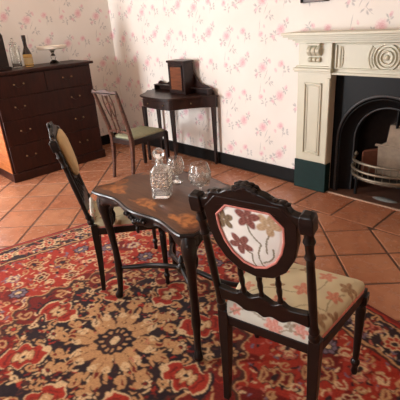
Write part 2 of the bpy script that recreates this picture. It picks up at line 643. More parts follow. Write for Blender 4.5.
full = None
hidden = MB()
ntile = 0
for i in range(-12, 14):
    for j in range(-2, 26):
        u0, v0 = 2.03 + (i - 7) * TS, 3.03 + (j - 9) * TS
        u1, v1 = u0 + TS - G, v0 + TS - G
        poly = [((u + v) / R2, (u - v) / R2) for u, v in ((u0, v0), (u1, v0), (u1, v1), (u0, v1))]
        a0 = area(poly)
        for cl in ((-1, 0, -.01), (1, 0, RX - .01), (0, 1, BY0 - G), (0, -1, -RY - .01)):
            poly = clip(poly, *cl)
            if len(poly) < 3:
                break
        if len(poly) < 3 or area(poly) < .002:
            continue
        poly = ccw(poly)
        cx = sum(p[0] for p in poly) / len(poly)
        cy = sum(p[1] for p in poly) / len(poly)
        under = all(on_rug(p[0], p[1]) for p in poly)
        seen = (cy > -3.0 and cx < 5.3) and not under
        if not seen:
            tm, c = tile_mesh(poly)
            hidden.add([(x + c[0], y + c[1], z) for x, y, z in tm.v], tm.f)
            continue
        ntile += 1
        dz = random.uniform(-.0012, .0012)
        if abs(area(poly) - a0) < 1e-6:
            if full is None:
                tm, c = tile_mesh(poly)
                o = tm.build('tile', M['tile'], fl, smooth=False)
                full = o.data
            else:
                o = bpy.data.objects.new('tile', full)
                C.objects.link(o)
                o.parent = fl
            o.location = (cx, cy, dz)
        else:
            tm, c = tile_mesh(poly)
            tm.build('tile', M['tile'], fl, smooth=False, loc=(c[0], c[1], dz))
hb = hidden.build('tile_field', M['tile'], fl, smooth=False)
hb['kind'] = 'stuff'
x = 0.02
while x < RX - .05:                          # straight border course
    x1 = min(x + .345, RX - .01)
    tm, c = tile_mesh([(x, BY0), (x1 - G, BY0), (x1 - G, BY1), (x, BY1)])
    tm.build('tile', M['tile'], fl, smooth=False, loc=(c[0], c[1], random.uniform(-.001, .001)))
    x = x1

OX0, OX1, OZ = FCX - .44, FCX + .44, 1.02   # opening in the back wall for the fire
w = MB().box(-.12, OX0, 0, .12, 0, RZ).box(OX1, RX + .12, 0, .12, 0, RZ).box(OX0, OX1, 0, .12, OZ, RZ)
struct(w.build('wall_back', M['paper_back'], smooth=False))
w = MB().box(-.12, 0, RY, W1[0], 0, RZ).box(-.12, 0, W1[1], 0, 0, RZ).box(-.12, 0, W1[0], W1[1], 0, W1[2]).box(-.12, 0, W1[0], W1[1], W1[3], RZ)
struct(w.build('wall_left', M['paper_left'], smooth=False))
struct(MB().box(RX, RX + .12, RY, 0, 0, RZ).build('wall_right', M['plaster'], smooth=False))
w = MB()
xs = [-.12, W2[0], W2[1], W3[0], W3[1], RX + .12]
for k in range(5):
    if k % 2 == 0:
        w.box(xs[k], xs[k + 1], RY - .12, RY, 0, RZ)
    else:
        w.box(xs[k], xs[k + 1], RY - .12, RY, 0, W2[2]).box(xs[k], xs[k + 1], RY - .12, RY, W2[3], RZ)
struct(w.build('wall_front', M['plaster'], smooth=False))
struct(MB().box(-.12, RX + .12, RY - .12, .12, RZ, RZ + .1).build('ceiling', M['ceil'], smooth=False))
struct(MB().box(0, FCX - .735, -.022, -.0, 0, .125).build('baseboard_back', M['black_paint'], bevel=.004))
struct(MB().box(FCX + .735, RX, -.022, 0, 0, .125).build('baseboard_back', M['black_paint'], bevel=.004))
struct(MB().box(0, .022, RY, -.022, 0, .125).build('baseboard_left', M['black_paint'], bevel=.004))


def window(name, P):
    """P(a, d, z): a along the opening 0..1, d depth, z up 0..1"""
    o = struct(empty(name))
    def bar(nm, a0, a1, z0, z1, d0=-.075, d1=-.035):
        p, q = P(a0, d0, z0), P(a1, d1, z1)
        MB().box(min(p[0], q[0]), max(p[0], q[0]), min(p[1], q[1]), max(p[1], q[1]), p[2], q[2]).build(nm, M['white'] if nm != 'window_pane' else M['pane'], o)
    for k in range(3):
        bar('window_frame', [0, .48, .96][k], [.04, .52, 1][k], 0, 1)
    for k in range(4):
        bar('window_frame', 0, 1, [0, .32, .65, .97][k], [.03, .35, .68, 1][k])
    for a in range(2):
        for b in range(3):
            bar('window_pane', .04 + .48 * a, .48 + .48 * a, [.03, .35, .68][b], [.32, .65, .97][b], -.058, -.054)
    return o


window('window_1', lambda a, d, z: (d, W1[0] + a * (W1[1] - W1[0]), W1[2] + z * (W1[3] - W1[2])))
window('window_2', lambda a, d, z: (W2[0] + a * (W2[1] - W2[0]), RY + d, W2[2] + z * (W2[3] - W2[2])))
window('window_fill', lambda a, d, z: (W3[0] + a * (W3[1] - W3[0]), RY + d, W3[2] + z * (W3[3] - W3[2])))

# firebox behind the wall, hearth strip
fb = MB().box(OX0 - .02, OX0, .12, .42, 0, 1.1).box(OX1, OX1 + .02, .12, .42, 0, 1.1).box(OX0 - .02, OX1 + .02, .40, .44, 0, 1.1).box(OX0 - .02, OX1 + .02, .12, .44, 1.08, 1.12)
struct(fb.build('wall_firebox', M['soot'], smooth=False))
hs = struct(MB().box(OX0, OX1, -.03, .40, -.004, .006).build('floor_hearth', M['hearth'], smooth=False))
struct(MB().box(OX0 - .31, OX1 + .31, -.045, -.030, -.004, .008).build('trim_1', M['kerb'], smooth=False))

# ------------------------------------------------------------------ fireplace surround
fp = empty('fireplace_surround', (FCX, 0, 0), 0, 'cream painted wooden fireplace surround with green feet and carved roundel', 'fireplace')
for s in (-1, 1):
    def mx(a, b):
        return (min(s * a, s * b), max(s * a, s * b))
    a, b = mx(.425, .735)
    MB().box(a - .004, b + .004, -.082, -.001, 0, .265).build('plinth_block', M['green'], fp, bevel=.004)
    pil = MB().box(a, b, -.07, -.001, .265, 1.03).build('pilaster', M['cream'], fp, bevel=.003)
    a2, b2 = mx(.50, .665)
    mo = MB()
    zz0, zz1 = .33, .945
    for wd, dp in ((.0, .012), (.022, .006)):
        x0, x1, z0, z1 = a2 + wd, b2 - wd, zz0 + wd, zz1 - wd
        mo.box(x0, x1, -.07 - dp, -.069, z0, z0 + .012).box(x0, x1, -.07 - dp, -.069, z1 - .012, z1).box(x0, x0 + .012, -.07 - dp, -.069, z0, z1).box(x1 - .012, x1, -.07 - dp, -.069, z0, z1)
    mo.build('panel_moulding', M['cream'], pil, bevel=.003)
    MB().box(*mx(.425, .452), -.082, -.07, .265, .99).build('edge_bead', M['cream'], pil, bevel=.006)
    # capital under the frieze
    ca = MB()
    for d, z0, z1 in ((.03, 1.03, 1.045), (.042, 1.045, 1.065), (.02, 1.065, 1.08)):
        c0, c1 = mx(.425 - d * .4, .735 + d * .6)
        ca.box(c0, c1, -.07 - d, -.001, z0, z1)
    ca.build('capital', M['cream'], fp, bevel=.003)
    MB().box(*mx(.43, .73), -.072, -.001, 1.075, 1.257).build('frieze_block', M['cream'], fp, bevel=.003)
    # scrolled bracket: three upper reeds and three lower ones
    for k in range(3):
        cx = s * (.535 + .04 * k)
        br = MB()
        prof = [(-.072, 1.238)] + [(-.085 - .034 * math.sin(math.pi * q / 12), 1.238 - .08 * q / 12) for q in range(13)] + [(-.072, 1.158)]
        br.prism(prof, lambda y, z: (cx - .018, y, z), lambda y, z: (cx + .018, y, z))
        prof = [(-.072, 1.150)] + [(-.078 - .02 * math.sin(math.pi * q / 8), 1.150 - .042 * q / 8) for q in range(9)] + [(-.072, 1.108)]
        br.prism(prof, lambda y, z: (cx - .016, y, z), lambda y, z: (cx + .016, y, z))
        br.build('bracket_reed', M['cream'], fp, bevel=.005)
    MB().box(*mx(.515, .64), -.112, -.07, 1.238, 1.256).build('bracket_cap', M['cream'], fp, bevel=.004)
    # narrow upright beside the frieze panel
    MB().box(*mx(.418, .442), -.088, -.04, 1.03, 1.257).build('frieze_upright', M['cream'], fp, bevel=.004)
MB().box(-.43, .43, -.05, -.001, 1.015, 1.257).build('frieze', M['cream'], fp, bevel=.003)
mo = MB()
for x0, x1, z0, z1 in ((-.405, .405, 1.238, 1.252), (-.405, .405, 1.058, 1.070), (-.405, -.39, 1.058, 1.252), (.39, .405, 1.058, 1.252), (-.43, .43, 1.015, 1.035)):
    mo.box(x0, x1, -.064, -.045, z0, z1)
mo.build('frieze_moulding', M['cream'], fp, bevel=.004)
ro = MB()
for r0, r1 in ((.088, .098), (.062, .074), (.036, .050)):
    ro.loft([[(r * math.cos(2 * math.pi * i / 40), y, 1.150 + r * math.sin(2 * math.pi * i / 40)) for i in range(40)] for r, y in ((r1, -.05), ((r0 * .3 + r1 * .7), -.066), ((r0 * .7 + r1 * .3), -.066), (r0, -.05))], cap=False)
ro.ball((0, -.05, 1.150), .02, 14, 8, (1, .9, 1))
ro.build('roundel', M['cream'], fp)
for s in (-1, 1):                                     # reeded arcs each side of the roundel
    ar = MB()
    for r in (.115, .136):
        ar.tube([(s * r * math.cos(a), -.052, 1.150 + r * math.sin(a)) for a in np.linspace(-.62, .62, 14)], .007, 8)
    ar.build('roundel_flute', M['cream'], fp)
    ar = MB()
    ar.tube([(s * (.365 + .0 * q), -.052, 1.150 + .08 * q) for q in (-1, -.5, 0, .5, 1)], .008, 8)
    ar.tube([(s * (.34 + .012 * q * q), -.052, 1.150 + .075 * q) for q in (-1, -.6, -.2, .2, .6, 1)], .007, 8)
    ar.build('frieze_flute', M['cream'], fp)
ms = MB()
for ov, z0, z1 in ((.045, 1.256, 1.274), (.070, 1.274, 1.290), (.110, 1.290, 1.308), (.155, 1.308, 1.322), (.170, 1.322, 1.342)):
    ms.box(-.735 - ov * .42, .735 + ov * .42, -.05 - ov, -.001, z0, z1)
ms.build('mantel_shelf', M['cream'], fp, bevel=.004)

# ------------------------------------------------------------------ cast-iron insert with arch
fi = empty('fireplace_insert', (FCX, 0, 0), 0, 'black cast iron arched fireplace insert inside the cream surround', 'fireplace insert')
PY = .035
SP = .475


def arch(r, n=28, zb=0.0):
    return [(-r, zb)] + [(-r * math.cos(math.pi * i / n), SP + r * math.sin(math.pi * i / n)) for i in range(n + 1)] + [(r, zb)]


def arch_plate(r_in, y0, y1):
    m = MB()
    a = arch(r_in)
    n = len(a)
    outer = []
    for x, z in a:                                    # project the arch points out to the plate rectangle
        if z <= SP:
            outer.append((math.copysign(.438, x), z))
        else:
            k = max(abs(x) / .438, (z - SP) / (1.018 - SP))
            outer.append((x / k, SP + (z - SP) / k))
    for (p0, q0), (p1, q1) in zip(zip(a[:-1], outer[:-1]), zip(a[1:], outer[1:])):
        m.add([(p0[0], y0, p0[1]), (p1[0], y0, p1[1]), (q1[0], y0, q1[1]), (q0[0], y0, q0[1]),
               (p0[0], y1, p0[1]), (p1[0], y1, p1[1]), (q1[0], y1, q1[1]), (q0[0], y1, q0[1])],
              [(0, 1, 2, 3), (7, 6, 5, 4), (0, 4, 5, 1), (2, 6, 7, 3)])
    return m


arch_plate(.385, PY, PY + .015).build('front_plate', M['iron'], fi, smooth=False)
for r, w_, mt in ((.388, .011, 'iron_worn'), (.362, .006, 'iron')):
    a = arch(r)
    MB().tube([(x, PY - .004, z) for x, z in a], w_, 8, ref=(0, 1, 0)).build('arch_moulding', M[mt], fi)
a0, a1 = arch(.385), arch(.275)
MB().loft([[(x, PY + .008, z) for x, z in a0], [(x * .93, PY + .05, (z if z < SP else SP + (z - SP) * .93)) for x, z in a0], [(x, PY + .09, z) for x, z in a1], [(x * .98, PY + .13, z) for x, z in a1]], cap=False, closed=False).build('splayed_reveal', M['iron'], fi)
MB().tube([(x, PY + .088, z) for x, z in arch(.281)], .007, 8, ref=(0, 1, 0)).build('inner_rim', M['iron_worn'], fi)
# fireback
fbk = empty('fireback', (FCX, 0, 0), 0, 'pale clay fireback with sloping shoulders inside the black hearth', 'fireback')
prof = [(-.17, 0.08), (.17, .08), (.17, .40), (.10, .44), (.075, .60), (-.075, .60), (-.10, .44), (-.17, .40)]
prof = [(x + .04, z) for x, z in prof]
MB().prism(prof, lambda x, z: (x, .26 + (z - .3) * -.12, z), lambda x, z: (x, .38, z)).build('back_slab', M['firebrick'], fbk, bevel=.008)
MB().box(-.15, .23, .235, .262, .40, .42).build('ledge', M['firebrick'], fbk, bevel=.006)
for s in (-1, 1):
    pr = [(.15, .30), (.24, .16), (.25, .22), (.17, .36)]
    MB().prism(pr, lambda x, y: (s * x + .02, y, .10), lambda x, y: (s * x + .02, y, .36 + .0 * y)).build('cheek_brick', M['redbrick'], fbk, bevel=.01)
MB().box(.02, .034, .20, .25, .58, .74).build('damper_lever', M['iron'], fbk, bevel=.004)
# grate
gr = empty('fire_grate', (FCX, 0, 0), 0, 'tarnished bowed metal fire grate with curved bars on the hearth', 'grate')


def bowed(z, w_, d):
    return [(w_ * math.sin(a), PY + .10 - d * math.cos(a), z) for a in np.linspace(-math.pi / 2, math.pi / 2, 25)]


for z, d, r, w_ in ((.315, .17, .012, .268), (.255, .20, .011, .270), (.200, .19, .012, .264), (.170, .15, .009, .240)):
    MB().tube(bowed(z, w_, d), r, 8).build('grate_bar', M['steel'], gr)
for k in range(-6, 7):
    a = k * .22
    x, yy = .262 * math.sin(a), PY + .10 - .168 * math.cos(a)
    MB().tube([(x, yy, .165), (x * 1.02, yy - .012, .25), (x, yy, .315)], .004, 6).build('grate_upright', M['steel'], gr)
MB().box(-.23, .23, PY + .02, .24, .14, .155).build('grate_floor', M['iron'], gr, smooth=False)
for s in (-1, 1):
    MB().tube([(s * .2, PY + .02, .008), (s * .2, PY + .03, .15)], .014, 8).build('leg', M['iron'], gr)
    MB().lathe([(.004, 0), (.016, .006), (.018, .02), (.01, .034), (.003, .04)], (s * .258, PY + .10, .325), 12).build('finial', M['steel'], gr)
ah = MB()
ah.loft([[(r * 1.9 * math.cos(a), .10 + r * .75 * math.sin(a), z) for a in np.linspace(0, 2 * math.pi, 20, endpoint=False)] for r, z in ((.055, .006), (.045, .012), (.025, .016))])
tag(ah.build('ash_heap', M['ash'], loc=(FCX + .05, -.02, 0)), 'low heap of grey ash on the hearth beneath the grate', 'ash')

# ------------------------------------------------------------------ picture on the back wall
pf = empty('picture_frame', (2.975, 0, 1.553), 0, 'dark framed picture hanging above the mantel, only its bottom edge showing', 'picture')
fr = MB()
for x0, x1, z0, z1 in ((-.125, .125, 0, .035), (-.125, .125, .315, .35), (-.125, -.09, 0, .35), (.09, .125, 0, .35)):
    fr.box(x0, x1, -.03, -.001, z0, z1)
fr.build('frame', M['gilt'], pf, bevel=.004)
MB().box(-.09, .09, -.012, -.001, .035, .315).build('canvas', M['canvas'], pf)

# ------------------------------------------------------------------ rug
def make_rug():
    HU, HV = RUGH
    xs_ = np.linspace(-HU, HU, 585)
    ys_ = np.linspace(-HV, HV, 499)
    NX, NY = len(xs_), len(ys_)
    X, Y = [a.ravel() for a in np.meshgrid(xs_, ys_, indexing='ij')]
    rng = np.random.default_rng(5)
    c_red, c_dred, c_navy, c_cream, c_tan, c_pink, c_blue, c_brown = [np.array(lin(c)[:3]) for c in
        ((156, 46, 31), (110, 29, 22), (38, 26, 30), (206, 172, 130), (182, 136, 92), (180, 98, 80), (116, 98, 110), (74, 40, 32))]
    Xw = X + .006 * np.sin(31 * Y + 2 * np.sin(17 * X)) + .003 * np.sin(83 * Y + 61 * X)
    Yw = Y + .006 * np.sin(29 * X + 2 * np.sin(19 * Y)) + .003 * np.sin(79 * X - 67 * Y)
    r = np.hypot(Xw, Yw)
    t = np.arctan2(Yw, Xw)
    dE = np.minimum(HU - np.abs(Xw), HV - np.abs(Yw))          # distance from the edge
    col = np.tile(c_red, (len(X), 1))

    def put(mask, c, a=1.0):
        col[mask] = col[mask] * (1 - a) + c * a

    def stamp(cx, cy, rad, fn):
        i0, i1 = np.searchsorted(xs_, (cx - rad - .01, cx + rad + .01))
        j0, j1 = np.searchsorted(ys_, (cy - rad - .01, cy + rad + .01))
        sel = (np.arange(i0, i1)[:, None] * NY + np.arange(j0, j1)[None, :]).ravel()
        if len(sel):
            fn(sel, Xw[sel] - cx, Yw[sel] - cy)

    def rosette(cx, cy, R0, n, outer, mid, core, ph=0.0):
        def fn(sel, dx, dy):
            d = np.hypot(dx, dy) / R0
            a = np.arctan2(dy, dx) + ph
            e = 1 - .22 * (.5 + .5 * np.cos(n * a))
            col[sel[d < e]] = outer
            col[sel[d < e * .80]] = mid
            k = (d < e * .80) & (np.cos(n * a) > .86) & (d > .3)
            col[sel[k]] = outer
            col[sel[d < .34]] = outer
            col[sel[d < .24]] = core
        stamp(cx, cy, R0, fn)

    def palmette(cx, cy, L, ang, outer, mid, core):
        def fn(sel, dx, dy):
            u = (dx * np.cos(ang) + dy * np.sin(ang)) / L
            v = (-dx * np.sin(ang) + dy * np.cos(ang)) / (L * .72)
            w_ = np.sqrt(np.clip(1 - u * u, 0, 1)) * (.78 + .22 * np.cos(9 * u))
            d = np.abs(v) / np.maximum(w_, 1e-3)
            ok = np.abs(u) < 1
            col[sel[ok & (d < 1)]] = outer
            col[sel[ok & (d < .86) & (np.abs(u) < .9)]] = mid
            col[sel[ok & (d < .62) & (np.abs(u) < .7)]] = core
            col[sel[ok & (d < .62) & (np.abs(u) < .7) & (np.cos(14 * u + 6 * np.abs(v)) > .45)]] = mid
            col[sel[(u * u + v * v) < .05]] = outer
        stamp(cx, cy, L, fn)

    def leafstamp(cx, cy, L, W_, ang, c):
        def fn(sel, dx, dy):
            u = (dx * np.cos(ang) + dy * np.sin(ang)) / L
            v = (-dx * np.sin(ang) + dy * np.cos(ang)) / W_
            bend = v - .8 * u * u
            col[sel[(u * u + bend * bend) < 1]] = c
        stamp(cx, cy, max(L, W_) * 1.8, fn)

    def scroll(cx, cy, s, ang, c, wd=.006, turn=1):
        q = np.linspace(0, 2.2 * np.pi, 26)
        for k in q:
            rad = s * (1 - k / (2.6 * np.pi))
            leafstamp(cx + rad * math.cos(ang + turn * k), cy + rad * math.sin(ang + turn * k), wd * 1.5, wd, 0, c)

    pol = lambda rad, a: (rad * math.cos(a - .35), rad * math.sin(a - .35))
    palette = [c_cream, c_pink, c_tan, c_navy, c_dred, c_blue, c_cream, c_red]

    def strew(n, inside, cols, l0=.009, l1=.024, w0=.004, w1=.008):
        k = 0
        while k < n:
            x_, y_ = rng.uniform(-HU, HU), rng.uniform(-HV, HV)
            if not inside(x_, y_):
                continue
            k += 1
            leafstamp(x_, y_, rng.uniform(l0, l1), rng.uniform(w0, w1), rng.uniform(0, 6.28), cols[rng.integers(len(cols))])

    ed = lambda x_, y_: min(HU - abs(x_), HV - abs(y_))
    # red field, dense with blossoms
    patch = np.sin(9 * X + 2 * np.sin(7 * Y)) * np.sin(8 * Y + 2 * np.sin(6 * X))
    put(patch > .5, c_dred)
    strew(3600, lambda x_, y_: ed(x_, y_) > .27 and math.hypot(x_, y_) > .55, palette)
    for gx in range(-7, 8):
        for gy in range(-6, 7):
            x_, y_ = gx * .19 + (.095 if gy % 2 else 0), gy * .165
            if ed(x_, y_) < .34 or math.hypot(x_, y_) < .70:
                continue
            m_ = (gx * 2 + gy * 3) % 5
            if m_ == 0:
                palmette(x_, y_, .085, math.atan2(y_, x_), c_navy, c_tan, c_dred)
            elif m_ == 1:
                rosette(x_, y_, .060, 8, c_navy, c_blue, c_cream, gx)
            elif m_ == 2:
                rosette(x_, y_, .052, 6, c_cream, c_dred, c_navy, gy)
            elif m_ == 3:
                palmette(x_, y_, .070, math.atan2(y_, x_) + 1.5, c_navy, c_pink, c_cream)
            else:
                rosette(x_, y_, .050, 7, c_blue, c_cream, c_dred, gy)
            scroll(x_ + .09, y_ + .03, .035, gx + gy, c_cream, .0045, 1 if gx % 2 else -1)
            scroll(x_ - .03, y_ + .08, .030, gx - gy, c_tan, .004, -1 if gx % 2 else 1)
    # borders
    put(dE < .275, c_brown)
    put(dE < .260, c_tan)
    put(dE < .245, c_navy)
    strew(3000, lambda x_, y_: .045 < ed(x_, y_) < .24, [c_cream, c_pink, c_tan, c_red, c_dred, c_blue, c_cream, c_blue])
    per = []
    bu, bv = HU - .145, HV - .145
    nu, nv = 17, 14
    for k in range(nu):
        q = -bu + 2 * bu * k / nu
        per += [(q, -bv, 0, k), (-q, bv, 0, k)]
    for k in range(nv):
        q = -bv + 2 * bv * k / nv
        per += [(bu, q, 1, k), (-bu, -q, 1, k)]
    for x_, y_, dr, k in per:
        if k % 2:
            rosette(x_, y_, .060, 8, c_cream, c_red, c_navy, k)
        else:
            palmette(x_, y_, .072, (math.pi / 2 if dr else 0) + .3, c_tan, c_pink, c_dred)
        scroll(x_ + (.085 if not dr else 0), y_ + (.075 if dr else 0), .034, k, c_cream, .0045, 1 if k % 2 else -1)
    put((dE < .050), c_tan)
    put((dE < .040), c_navy)
    put((dE < .030), c_red)
    put((dE < .016), c_dred)
    # large medallion: notched octagon edged in brown and cream
    ang = np.abs(((t + math.pi / 8) % (math.pi / 4)) - math.pi / 8)
    octr = .70 * math.cos(math.pi / 8) / np.cos(ang) + .022 * np.cos(32 * t)
    put(r < octr + .022, c_tan)
    put(r < octr + .012, c_brown)
    put(r < octr - .012, c_dred)
    inm = lambda a_, b_: (lambda x_, y_: a_ < math.hypot(x_, y_) < b_)
    strew(1100, inm(.28, .65), [c_tan, c_cream, c_navy, c_red, c_tan, c_navy, c_brown])
    star = .50 + .06 * np.cos(8 * t) + .03 * np.cos(24 * t)
    put(r < star + .010, c_tan)
    put(r < star, c_navy)
    strew(900, inm(.24, .52), [c_tan, c_brown, c_red, c_tan, c_dred, c_cream], .008, .026)
    polr = lambda rad, a: (rad * math.cos(a), rad * math.sin(a))
    for k in range(16):
        a = 2 * math.pi * (k + .5) / 16
        scroll(*polr(.60, a), .042, a, c_tan, .006, 1 if k % 2 else -1)
        scroll(*polr(.40, a), .036, a + 2, c_tan, .0055, -1 if k % 2 else 1)
        scroll(*polr(.50, a + .1), .028, a + 1, c_cream, .0045, 1 if k % 2 else -1)
    for k in range(8):
        a = 2 * math.pi * (k + .5) / 8
        palmette(*polr(.455, a), .148, a, c_navy, c_navy, c_navy)
        palmette(*polr(.455, a), .130, a, c_cream, c_cream, c_cream)
        palmette(*polr(.455, a), .119, a, c_red, c_red, c_dred)
        palmette(*polr(.455, a), .082, a, c_dred, c_red, c_pink)
        palmette(*polr(.455, a), .062, a, c_navy, c_tan, c_cream)
        rosette(*polr(.60, a + math.pi / 8), .055, 8, c_navy, c_tan, c_red)
        rosette(*polr(.345, a + math.pi / 8), .042, 7, c_navy, c_cream, c_dred)
    # gold centre: lobed leaves, thin radiating stems, scrolls
    rose = .205 + .040 * np.cos(8 * t) + .026 * np.cos(24 * t)
    put(r < rose + .010, c_navy)
    put(r < rose, c_tan)
    put((r < rose + .05) & (r > .10) & (np.abs(np.sin(8 * t + .15 * np.sin(r * 40))) < .055), c_brown)
    for k in range(16):
        a = 2 * math.pi * k / 16
        scroll(*polr(.285, a + .07), .034, a, c_tan, .009, 1 if k % 2 else -1)
        scroll(*polr(.335, a - .07), .022, a + 2, c_cream if k % 2 else c_tan, .006, -1 if k % 2 else 1)
        leafstamp(*polr(.245, a + .2), .030, .010, a + .5, c_tan)
        leafstamp(*polr(.30, a + .12), .012, .006, a, c_dred)
    for k in range(8):
        a = 2 * math.pi * k / 8
        scroll(*polr(.195, a + .16), .026, a, c_cream, .006, 1)
        scroll(*polr(.195, a - .16), .026, a, c_cream, .006, -1)
        leafstamp(*polr(.235, a), .022, .009, a, c_dred)
        leafstamp(*polr(.145, a + .39), .018, .007, a + .39, c_brown)
    strew(60, inm(.11, .25), [c_cream, c_brown, c_pink], .006, .014, .003, .005)
    put(r < .098 + .006 * np.cos(12 * t), c_navy)
    put((np.abs(r - .070) < .010) & (np.cos(12 * t) > .2), c_tan)
    put((np.abs(r - .046) < .004), c_brown)
    put(r < .032, c_cream)
    # fibres of neighbouring knots blend a little
    g = col.reshape(NX, NY, 3)
    g2 = g.copy()
    g2[1:-1, 1:-1] = .5 * g[1:-1, 1:-1] + .125 * (g[:-2, 1:-1] + g[2:, 1:-1] + g[1:-1, :-2] + g[1:-1, 2:])
    col = g2.reshape(-1, 3)
    # wool: small tonal noise
    col *= (1 + rng.uniform(-.18, .18, len(X)))[:, None]
    Z = .011 + .0010 * np.sin(9 * X + 1) * np.sin(8 * Y)
    Z[np.minimum(HU - np.abs(X), HV - np.abs(Y)) < .003] = .006
    V = np.stack([X, Y, Z], 1)
    ii, jj = [a.ravel() for a in np.meshgrid(np.arange(NX - 1), np.arange(NY - 1), indexing='ij')]
    quads = np.stack([ii * NY + jj, (ii + 1) * NY + jj, (ii + 1) * NY + jj + 1, ii * NY + jj + 1], 1)
    me = bpy.data.meshes.new('pile')
    nv, nq = len(V), len(quads)
    me.vertices.add(nv)
    me.vertices.foreach_set('co', V.astype(np.float32).ravel())
    me.loops.add(nq * 4)
    me.loops.foreach_set('vertex_index', quads.ravel().astype(np.int32))
    me.polygons.add(nq)
    me.polygons.foreach_set('loop_start', (np.arange(nq) * 4).astype(np.int32))
    me.update(calc_edges=True)
    at = me.color_attributes.new('weave', 'FLOAT_COLOR', 'POINT')
    at.data.foreach_set('color', np.concatenate([col, np.ones((nv, 1))], 1).astype(np.float32).ravel())
    me.shade_smooth()
    t_ = NT('persian_wool')
    an = t_.n('ShaderNodeAttribute', attribute_name='weave')
    co = t_.coord()
    dirt = t_.noise(co, 5, 4)
    c = t_.mix(t_.math('MULTIPLY', t_.ramp(dirt, .4, .8), .12), an.outputs['Color'], lin((120, 80, 60)))
    t_.bump(t_.noise(co, 330, 2), .35, .003)
    mat = t_.fin(c, .95, sheen=.06, spec=.1)
    me.materials.append(mat)
    root = empty('persian_rug', (RUGC[0], RUGC[1], 0), RUGA, 'large red Persian rug with gold and navy medallion under the carved table', 'rug')
    o = bpy.data.objects.new('pile', me)
    C.objects.link(o)
    o.parent = root
    b = MB()
    b.loft([[(sx * (HU + d), sy * (HV + d), z) for sx, sy in ((-1, -1), (1, -1), (1, 1), (-1, 1))] for d, z in ((-.004, .001), (.007, .003), (.007, .008), (-.004, .0100))], cap=False)
    b.build('bound_edge', flat('rug_binding', (104, 26, 24), .95, var=.2, scale=80), root)


make_rug()

# ------------------------------------------------------------------ chest of drawers
ch = empty('chest_of_drawers', (0, 0, 0), 0, 'tall dark mahogany chest of drawers against the wall in the corner', 'chest')
CX, CY0, CY1, CH = .50, -1.79, -.655, 1.105
body = MB().box(.03, CX - .02, CY0 + .012, CY1 - .012, .09, CH).build('carcass', M['chestwood'], ch, bevel=.003)
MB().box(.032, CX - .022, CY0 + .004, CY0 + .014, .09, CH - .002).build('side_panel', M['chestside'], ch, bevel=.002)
MB().box(.03, CX + .006, CY0, CY1, 0, .095).build('plinth', M['chestwood'], ch, bevel=.006)
MB().box(.024, CX + .022, CY0 - .02, CY1 + .02, CH, CH + .028).build('top_board', M['chestwood'], ch, bevel=.006)
rows = [(.103, .388), (.392, .648), (.652, .878), (.882, 1.090)]
for k, (z0, z1) in enumerate(rows):
    halves = ((CY0 + .03, CY1 - .03),) if k < 3 else ((CY0 + .03, (CY0 + CY1) / 2 - .002), ((CY0 + CY1) / 2 + .002, CY1 - .03))
    for y0, y1 in halves:
        d = MB().box(CX - .02, CX, y0, y1, z0, z1).build('drawer', M['chestwood'], ch, bevel=.004)
        cs = [y0 + .21, y1 - .23] if k < 3 else [(y0 + y1) / 2 - .02]
        for cy in cs:
            for q in (-.05, .05):
                h = MB().lathe([(.009, 0), (.010, .003), (.006, .006), (.0055, .012), (.0075, .016), (.003, .020)], n=10)
                h.v = [(CX + z, cy + q + x, (z0 + z1) / 2 + .012 + y) for x, y, z in h.v]
                h.build('handle_boss', M['brass'], d)
            MB().tube([(CX + .016, cy + .05 * q, (z0 + z1) / 2 + .010 - .028 * (1 - q * q)) for q in np.linspace(-1, 1, 9)], .0032, 6).build('bail_handle', M['mahog'], d)
ZT = CH + .028
# things on the chest
clk = empty('wooden_case', (.30, -1.62, ZT), 0, 'dark wooden arched case at the left end of the chest top', 'case')
ca = [(-.11, 0), (.11, 0), (.11, .30), (.08, .35), (0, .375), (-.08, .35), (-.11, .30)]
MB().prism(ca, lambda y, z: (-.06, y, z + .03), lambda y, z: (.06, y, z + .03)).build('case_body', M['mahog'], clk, bevel=.005)
MB().box(-.075, .075, -.125, .125, 0, .032).build('base', M['mahog'], clk, bevel=.004)
ja = empty('glass_jar', (.22, -1.375, ZT), 0, 'tall clear glass jar beside the amber bottle on the chest', 'jar')
MB().lathe([(.04, 0), (.047, .004), (.05, .02), (.05, .17), (.044, .2), (.034, .215), (.034, .235), (.040, .24), (.037, .24), (.030, .235), (.030, .215), (.040, .198), (.046, .17), (.046, .02), (.04, .01)], n=24).build('jar_body', M['clearglass'], ja)
MB().lathe([(.028, .232), (.042, .241), (.042, .25), (.02, .262), (.012, .27), (.018, .285), (.01, .298), (.003, .30)], n=20).build('stopper', M['clearglass'], ja)
bo = empty('spirit_bottle', (.24, -1.255, ZT), 0, 'amber spirit bottle with dark neck standing on the chest', 'bottle')
MB().lathe([(.042, 0), (.048, .006), (.048, .10), (.046, .13), (.028, .175), (.018, .20), (.018, .215)], n=22).build('bottle_body', M['amber'], bo)
MB().lathe([(.0485, .128), (.0465, .1325), (.029, .177), (.019, .202), (.0185, .26), (.021, .262), (.021, .275), (.018, .278)], n=22, cap=False).build('neck_foil', M['darkglass'], bo)
MB().lathe([(.0205, .276), (.022, .28), (.022, .312), (.018, .318), (.004, .319)], n=18).build('cap', M['darkglass'], bo)
MB().lathe([(.0487, .03), (.0487, .095)], n=22, cap=False).build('paper_label', M['oldlinen'], bo)
cs = empty('cake_stand', (.24, -.965, ZT), 0, 'white footed cake stand at the middle of the chest top', 'cake stand')
MB().lathe([(.05, .15), (.14, .152), (.160, .160), (.164, .186), (.158, .188), (.150, .172), (.12, .168), (.003, .167)], n=40).build('plate', M['porcelain'], cs)
MB().lathe([(.062, 0), (.062, .006), (.045, .02), (.02, .04), (.026, .055), (.032, .07), (.024, .09), (.013, .105), (.018, .12), (.03, .14), (.055, .152)], n=24).build('foot', M['clearglass'], cs)

